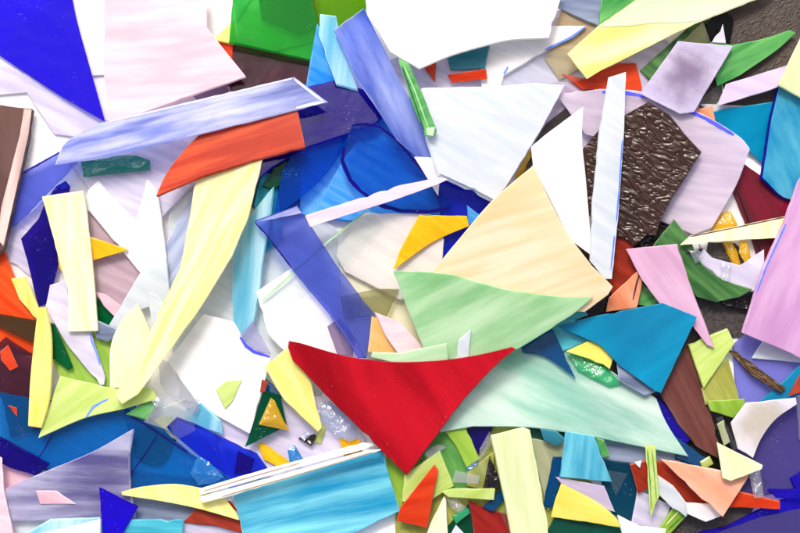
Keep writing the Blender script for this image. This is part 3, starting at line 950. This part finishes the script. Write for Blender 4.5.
S(3, SH, 'turqswirl', 'turquoise shard with pale swirls at the right border', '779,85 812,102 812,184 790,200~ 762,178 770,124', edge='navy')
S(4, SH, 'ivorygreen', 'pale green shard at the right border above the turquoise one', '806,26 778,85 812,104 812,24')
S(2, SH, 'salmon', 'small salmon corner below the lilac square', '688,112 713,106 716,128 700,130')
S(1, SH, 'crimson', 'dark crimson shard left of the big mauve pink slab', '743,163 764,178 792,200 790,235 764,275 752,240 733,192', 2.6, [('edge_line', 'darkplum', '738,192 748,220 757,240 764,268', 2.2)])
S(3, SH, 'orangered', 'orange shard between the long yellow shard and the white upright bar', '562,74 587,79 600,71 619,63 636,63 642,87 638,96 583,90')
S(1, SH, 'lavpink', 'pinkish clear sheet under the orange shard', '540,84 590,80 600,96 560,128 540,130')
S(2, SH, 'white', 'white shard with blue ink below the big white top plate', '478,46 552,26 586,26 560,43 503,76 500,88 482,90', 2.6, [('marker_line', 'ink_blue', '585,27 572,37 555,45 545,50', 2.2), ('marker_line', 'ink_blue', '508,67 504,74', 3.4)])
S(3, SH, 'window', 'clear rippled shard left of the tip of the long yellow shard', '502,74 545,52 568,50 590,79 550,84 498,88')
S(2, SH, 'tealgrey', 'small teal rectangle below the big white top plate', '447,56 490,44 485,68 451,70')
S(2, ST, 'orangered', 'short orange red bar below the teal rectangle', '447,75 486,69 487,79 452,83')
S(2, CP, 'orangered', 'small orange triangle right of the green rod top', '424,68 436,62 435,82')
S(5, SH, 'milk', 'big opaque white plate at the top edge', '364,-12 564,-12 549,38 511,40~ 484,46~ 450,56~ 419,69 390,52 367,13')
S(4, SH, 'coolwhite', 'big white plate below the top one with a pointed foot', '423,88 483,87 536,83 565,85 540,132 506,187 494,201 440,175 428,140', 2.6, [('ground_edge', 'slateblue', '440,174 468,187 494,200', 1.6)])
S(5, ST, 'leafgreen', 'green glass rod lying beside the lower white plate', '398,58 408,63 420,90 436,130 433,137 425,136 412,104', 4.5, [('rib', 'palegreen', '404,66 416,94 429,130', 1.3), ('rib', 'emerald', '402,66 411,92 424,130', 1.2), ('snapped_end', 'palegreen', '426,128 435,127 433,136 427,135')])
S(2, CK, 'gem_amber', 'small yellow amber flake at the top of the peach triangle', '514,178 529,150 534,154 528,178', 3, shape='chunk')
S(2, SH, 'smoke', 'dark grey sliver between the two white shards above the peach triangle', '536,140 546,124 566,108 572,118 552,134 520,184')
S(6, SH, 'yellowtop', 'long pale yellow shard with a deeper yellow lower half at the top right', '567,54 598,26 640,-3 652,-12 776,-12 756,0 695,24 600,71 587,79', 2.6, [('pale_band', 'greenpale', '599,27 640,-1 654,-11 774,-11 756,-1 700,21 680,23~ 655,23 630,26')])
S(4, SH, 'lilac', 'lilac square with a dark smoky blot at the top right', '678,41 733,46 694,112 680,114 640,94')
S(3, SH, 'lavrose', 'large pinkish lavender sheet with a blue inked arc under the brown textured shard', '556,94 600,89 638,91~ 675,102~ 708,117~ 741,138~ 750,149 736,186~ 712,228 694,235 658,220 640,150 585,134', 2.6, [('marker_line', 'ink_deep', '602,92 626,93 650,97 676,105.5 706,118.5 734,135', 3.6)])
S(4, SH, 'brown_relief', 'dark brown shard with a hammered glossy surface', '648,102 669,115 684,134 701,152 681,184 672,197 660,220 656,236 647,235 634,246 624,238 612,236 600,220 584,214 582,150 602,126 625,115', 3.5)
S(2, SH, 'blackchunk', 'black hammered shard under the lower corner of the brown one', '612,222 668,214 676,236 640,262 618,250')
S(5, SH, 'white', 'upright white blade-shaped shard right of the peach triangle tip', '583,108 582,140~ 586,183~ 592,256 570,240 546,192 533,166 531,148 552,131')
S(6, SH, 'coolwhite', 'tall narrow white bar with blue ink along its right side', '610,77 626,72 624,134 618,221 612,279 604,279 591,262 593,208 600,134', 3, [('marker_line', 'ink_blue', '622.5,140 619,190 616.5,222', 1.3), ('marker_line', 'ink_blue', '614.5,236 611,270', 1.5)])
# ---- right middle
S(2, CK, 'gem_amber', 'yellow amber chunk above the pale yellow pointed strip', '711,226 722,212 731,211 738,224 735,234 714,238', 4, shape='chunk')
S(2, CK, 'gem_amber', 'bent yellow amber chunk below the pale yellow pointed strip, left one', '722,240 732,240 738,252 742,268 736,270 728,254', 4, shape='chunk')
S(2, CK, 'gem_amber', 'bent yellow amber chunk below the pale yellow pointed strip, right one', '741,240 748,240 753,262 749,268 740,252', 4, shape='chunk')
S(1, SH, 'charcoal', 'dark grey square flake under the bent amber chunks', '708,242 735,243 750,256 748,268 730,262 706,256')
S(3, SH, 'lavwhite', 'pale lavender white shard above the dark green curved shard tip', '699,244 712,258 740,266 764,250 764,284 752,292 722,281 700,262')
S(3, SH, 'deepgreen', 'dark green curved shard behind the pink pointed shard', '653,246 674,220 690,240 703,266~ 725,281~ 752,290 740,297 716,302 697,297 676,270')
S(2, SH, 'blackchunk', 'black shard beneath the tip of the dark green curved shard', '716,302 756,290 756,310 730,308')
S(7, ST, 'cream', 'pale yellow pointed strip across the crimson shard', '680,245 690,236 740,226 787,216 778,238 740,240', 3, [('dark_edge', 'browngrey', '690,236.6 740,226.6 785,217', 1.2)])
S(8, SH, 'mauvepink', 'big mauve pink streaked slab at the right border', '812,160 799,182 785,222 764,267 743,333 812,362', 3.2, [('marker_line', 'ink_blue', '786,224 766,268 757,292', 1.6)])
S(3, SH, 'brickred', 'brick red shard left of the pink pointed shard', '614,226 634,247 630,252 641,270 612,298 609,281')
S(5, SH, 'salmon', 'salmon pointed shard with a dark rim beside the peach triangle corner', '644,266 641,290 637,308 606,312 609,298 632,276', 2.6, [('edge_line', 'browngrey', '642,268 637,282 633,300', 1.6)])
S(2, SH, 'leafgreen', 'small green piece between the salmon and pink pointed shards', '640,282 662,300 652,308 636,304')
S(5, SH, 'pinkmauve', 'pink pointed shard ending in a long tip', '626,249 677,244 690,285 714,348 707,345 692,325 660,304 642,280', 2.6)
S(1, SH, 'periglass', 'broad periwinkle glass sheet at the right border below the mauve pink slab', '733,346 748,333 812,352 812,410 740,410 735,380')
S(2, SH, 'coolwhite', 'pale white wedge below the mauve pink slab', '752,358 764,340 812,355 812,364')
S(2, SH, 'turqblue', 'azure wedge at the right border below the white wedge', '760,402 786,380 812,354 812,392 796,400')
S(3, CP, 'brickred', 'small brick red chip at the right border', '788,396 800,374 812,372 812,390')
S(3, ST, 'twig', 'brown bark-like stick-shaped strip on the periwinkle sheet', '728,350 737,351 761,370 786,388 781,393 751,375', 4)
S(2, SH, 'brownred', 'dusky brown red shard below the turquoise blue shard', '689,340 703,385 719,442 718,458 698,447 680,425 660,392')
S(3, SH, 'olivelime', 'dull olive shard below the pale lime four-sided shard', '702,388 728,357 739,396 739,404 706,404')
S(4, SH, 'lime', 'pale lime four-sided shard right of the brown red shard', '689,345 728,329 735,343 704,388')
S(3, SH, 'limegreen', 'yellow green piece left of the stained white shard', '707,401 745,399 744,408 733,418 711,411')
S(1, SH, 'smoke', 'dark smoky sheet left of the stained white shard', '700,404 736,404 742,456 712,450')
S(1, SH, 'black', 'black sheet at the bottom right beneath the pale green triangle', '690,430 730,430 740,480 690,480')
S(1, SH, 'slatepurple', 'large slate purple sheet along the right border', '812,394 776,410 736,440 736,490 762,496 812,486')
S(3, SH, 'stain_white', 'white shard with a brownish stain at the right', '731,423 746,403 796,398 797,404 776,419~ 761,439~ 753,458 738,449')
S(2, SH, 'lavglass', 'lavender strip at the right border beside the stained white shard', '797,396 812,394 812,446 800,440')
S(2, SH, 'indigo', 'cobalt corner piece at the right border', '791,478 812,466 812,496 796,490')
S(2, ST, 'indigo', 'thin cobalt band above the orange strip end', '768,490 812,490 812,500 776,498')
S(2, SH, 'slatepurple', 'violet sheet filling the bottom right corner', '694,547 722,531 762,517 812,506 812,547')
# ---- right of centre
S(6, SH, 'peach', 'large peach triangle with cream streaks', '534,165 546,193~ 566,231~ 592,266 613,287 608,295 585,312 430,306 432,272 460,238~ 493,200~')
S(4, SH, 'aqua', 'large pale aqua shard sweeping below the red triangle', '470,350 551,336 600,364 635,385 656,398 666,422~ 688,456 645,447~ 600,438~ 566,432~ 528,427~ 473,426 440,432 450,400')
S(7, SH, 'mint', 'fan-shaped pale green shard over the foot of the peach triangle', '393,271 430,272 458,276~ 488,285~ 521,292~ 563,297~ 593,297 576,312 551,329 518,349 480,366 426,354 410,315')
S(8, ST, 'palegreen', 'pale green strip behind the top edge of the red triangle', '371,357 372,353 400,354 447,344 448,360 400,364', 2.2)
S(8, CP, 'coolwhite', 'small white flake standing behind the top edge of the red triangle', '471,330 468,364 455,364 459,340', 2)
S(9, SH, 'red', 'big glossy red triangle in the middle of the pile', '289,341 300,343 341,355~ 371,360~ 401,362~ 445,360~ 483,354~ 512,347 516,349 505,357 490,371~ 463,400 407,475 399,468 331,400 293,361 288,347', 3)
S(2, SH, 'black', 'black scrap under the right corner of the peach triangle', '580,309 590,298 610,288 613,312 590,318')
S(4, SH, 'cyanplain', 'cyan shard left of the turquoise blue shard', '581,306 588,315 556,327 590,340 563,351 550,328')
S(6, SH, 'tealblue', 'dark teal blue pointed shard left of the turquoise blue shard', '552,328 576,379 561,367~ 543,356~ 523,353 521,348')
S(5, CK, 'gem_emerald', 'emerald clear chunk below the turquoise blue shard', '567,352 588,358 606,366 622,384 610,387 592,378 578,370', 5, shape='chunk')
S(6, SH, 'sulphur', 'pale yellow shard under the lower edge of the turquoise blue shard', '566,351 588,341 600,342 614,356 610,369 590,359')
S(5, SH, 'slateblue', 'grey violet shard under the lower edge of the turquoise blue shard', '616,360 657,390 645,396 619,380')
S(7, SH, 'turqblue', 'big turquoise blue four-sided shard right of the pale green fan', '556,326 600,315 663,303 697,317 661,393 655,391 619,365 600,345')
S(1, SH, 'indigo', 'thin indigo piece right of the pale aqua shard', '656,396 664,404 690,440 684,446 668,430')
S(2, SH, 'tealblue', 'teal blue piece below the right tip of the pale aqua shard', '676,436 707,458 700,467 676,458')
# ---- bottom middle and right
S(2, SH, 'limegreen', 'lime green piece between the red triangle and the cyan rectangle', '386,456 403,470 414,490 401,513 386,492')
S(2, SH, 'midgreen', 'mid green see-through sheet right of the red triangle foot', '416,450 444,430 470,440 470,490 440,490')
S(3, SH, 'limegreen', 'lime trapezoid below the pale aqua shard', '444,430 466,425 479,459 467,468 456,446')
S(3, SH, 'lime', 'yellow green square behind the orange triangle', '404,476 440,451 454,486 433,499 402,502')
S(2, SH, 'mist', 'clear grey sliver right of the red triangle foot', '420,448 444,444 446,448 428,458')
S(5, SH, 'orangered', 'orange triangle right of the cyan rectangle', '434,465 438,470 427,528 397,521 400,508')
S(4, ST, 'lime', 'short pale lime strip lying level near the bottom', '442,492 452,489 495,489 494,500 448,497', 3)
S(4, ST, 'ivory', 'ivory sliver standing right of the orange triangle', '444,496 446,500 448,547 422,547 430,524')
S(3, CK, 'gem_clear', 'clear glass chunk under the short pale lime strip', '445,498 454,497 466,507 463,516 450,508', 4, shape='chunk')
S(2, SH, 'darkemerald', 'dark green piece left of the dark red shard at the bottom', '444,530 470,503 478,547 446,547')
S(3, CP, 'coolwhite', 'small white corner chip at the bottom edge', '450,536 456,525 468,538 466,547 448,547')
S(3, SH, 'darkred', 'dark red shard at the bottom edge left of the ivory green bar', '469,500 486,508 509,515 514,547 476,547')
S(3, ST, 'tealblue', 'small teal blue bar left of the ivory green bar', '503,487 506,497 493,512 483,507', 3)
S(1, SH, 'navy', 'navy scrap under the pale aqua shard', '464,424 494,424 486,446 478,454')
S(2, CK, 'gem_clear', 'clear glass bar beside the top of the ivory green bar', '480,450 490,432 494,438 492,446 482,460', 4, shape='chunk')
S(2, SH, 'olivelime', 'olive yellow piece left of the ivory green bar', '468,472 494,452 494,470 484,490 468,486')
S(3, SH, 'blackchunk', 'black sliver against the left side of the ivory green bar', '490,456 500,480 500,490 483,489')
S(5, SH, 'ivorygreen', 'long ivory green bar at the bottom centre', '491,435 523,427 530,430 548,524 551,547 514,547 505,500', 3.2)
S(2, SH, 'paleolive', 'pale olive rectangle right of the ivory green bar', '530,438 566,443 560,484 548,512')
S(1, SH, 'tealgreen', 'dark teal scrap below the lower edge of the pale aqua shard', '528,424 570,430 566,446 534,442')
S(3, SH, 'tealblue', 'blue teal piece left of the small cyan shard', '553,457 563,457 560,484 552,508 543,506')
S(5, SH, 'cyanstreak', 'small cyan streaked shard under the pale aqua shard edge', '566,431 594,436 612,482 560,477')
S(4, ST, 'lilacplain', 'lilac strip below the small cyan streaked shard', '556,477 604,486 615,512 600,508 562,484')
S(5, SH, 'sulphur', 'sulphur yellow shard at the bottom below the lilac strip', '561,484 600,505~ 625,528 600,524 551,517 555,500')
S(1, SH, 'tealgreen', 'dull green sheet at the bottom edge below the sulphur yellow shard', '540,547 556,516 630,520 630,547')
S(1, SH, 'slateblue', 'grey blue sheet under the right tip of the pale aqua shard', '596,436 690,454 682,474 640,470 600,466')
S(2, SH, 'teal', 'dark teal sheet right of the small cyan shard', '600,460 645,465 640,494 634,524 612,514 602,488')
S(5, SH, 'white', 'white shard at the bottom edge right of the sulphur yellow shard', '618,515 640,526 666,529 664,547 626,547')
S(3, SH, 'lavwhite', 'lavender white square behind the tall green glass stick', '638,490 671,506 662,532 632,523')
S(6, ST, 'lime', 'tall pale green glass stick below the pale aqua shard', '645,446 655,446 659,497 655,505 651,518 649,502', 4, [('edge_line', 'midgreen', '647.5,450 650,480 651.5,510', 1.2), ('edge_line', 'midgreen', '652,450 655,480 656.5,500', 1.0)])
S(3, SH, 'brickred', 'brick red sheet behind the peach pink triangle', '630,465 646,461 680,462 714,500 706,506 686,504 660,480 638,494')
S(4, SH, 'coolwhite', 'white strip lying over the brick red sheet', '658,476 674,487 691,509 686,517 672,508 658,494')
S(4, SH, 'white', 'white tab below the peach pink triangle', '686,503 712,504 724,515 706,522 688,514')
S(3, ST, 'limegreen', 'green ribbed glass piece at the bottom edge by the white strip', '660,528 675,506 687,516 668,536', 3, [('rib', 'ivory', '666,525 679,511', 1.4), ('rib', 'deepgreen', '668,530 684,515', 1.2)])
S(4, ST, 'orangered', 'orange strip pointing right from the peach pink triangle', '728,490 739,492 780,502 780,509 722,507', 3)
S(5, SH, 'peachpink', 'peach pink triangle at the lower right', '662,460 749,476 723,517 702,499')
S(4, CK, 'gem_clear', 'clear glass stick below the pale green triangle', '749,470 761,468 765,497 755,498', 4, shape='chunk')
S(6, SH, 'ivorygreen', 'pale green triangle at the lower right over the peach pink one', '717,442 763,465 762,469 731,481 723,478')
# ---- splinters and small scraps
S(4, CP, 'tealgrey', 'small pale teal scrap right of the top of the ivory green bar', '540,429 556,431 566,440 556,446 544,440', 1.6)
S(4, CP, 'leafgreen', 'tiny green scrap right of the small cyan streaked shard', '596,438 604,440 610,456 602,458', 1.4)
S(3, CK, 'gem_clear', 'tiny clear ribbed stick below the dark grey square flake', '721,262 732,264 730,282 722,280', 2.5, shape='chunk')
S(3, CP, 'lavwhite', 'small lavender triangle on the black glossy shard', '712,42 723,24 726,43', 1.2)
S(3, CP, 'coolwhite', 'small white splinter between the ivory leaf and the long yellow blade', '148,292 158,296 166,306 160,334 151,322', 1.4)
S(2, SH, 'mist', 'grey translucent scrap left of the large white shard', '158,356 168,363 200,408 196,414 172,400 160,384')
S(4, CP, 'brickred', 'tiny dark red crumb left of the dark green triangle', '262,379 268,382 265,392 260,392', 1)
S(5, CK, 'gem_clear', 'small clear crumb beside the foot of the ivory leaf', '150,400 158,396 164,402 156,408', 2.5, shape='chunk')
S(4, CK, 'gem_blue', 'small clear bluish splinter by the amber triangle', '300,436 308,430 312,434 303,441', 2, shape='chunk')
S(4, CP, 'gem_azure', 'small blue splinter under the tip of the lime trapezoid', '466,468 477,461 478,464 468,471', 1.2)
S(5, CP, 'window', 'clear flake over the mid green see-through sheet', '424,452 438,444 446,447 436,456 426,459', 1)
S(5, CP, 'window', 'clear pointed flake on the dark teal sheet at the bottom', '606,470 628,474 616,496', 1)
S(5, CP, 'coolwhite', 'tiny white crumb at the left end of the brick red sheet', '634,462 642,460 640,468', 1)
S(4, CP, 'window', 'thin clear splinter crossing the smoky sheet at right', '716,418 722,416 738,448 733,450', 1)
S(4, CP, 'paleolive', 'small pale olive splinter by the stained white shard', '717,424 724,420 730,442 724,446', 1)
S(4, CP, 'twig', 'dark brown crumb at the corner of the salmon pointed shard', '640,262 646,264 645,276 641,272', 1)
S(3, CP, 'blackchunk', 'black sliver under the pointed end of the pale yellow strip', '684,250 704,248 698,256', 1)
S(4, CP, 'royal', 'tiny cobalt crumb at the top of the navy rough shard', '56,186 64,182 70,187 62,190', 1)
S(4, CP, 'window', 'small clear pane at the feet of the yellow blade and the grey crumpled shard', '162,408 186,398 196,430 176,440', 1.2, [('pale_edge', 'palegreen', '163,408 185,399', 0.9)])
S(4, CP, 'window', 'clear four-sided pane over the olive yellow piece at bottom centre', '470,466 484,452 490,470 478,488', 1.2, [('pale_edge', 'mist', '471,466 484,453', 1.0)])
S(4, CP, 'mist', 'clear grey splinter below the lime trapezoid', '455,470 480,476 478,484 452,482', 1.2)
S(4, CP, 'window', 'clear narrow splinter right of the dark red shard at the bottom', '500,512 508,506 514,530 509,534', 1.2)
S(3, CP, 'gem_emerald', 'emerald splinter by the ivory sliver near the bottom', '452,516 468,508 470,513 456,524', 1.2)
S(4, CK, 'gem_palegreen', 'small yellow green crumb right of the teal blue piece', '700,462 710,456 714,464 704,470', 2, shape='chunk')
S(4, CK, 'gem_clear', 'clear stubby crumb below the pale yellow pointed strip', '690,252 698,248 704,258 696,264', 2.5, shape='chunk')
build()
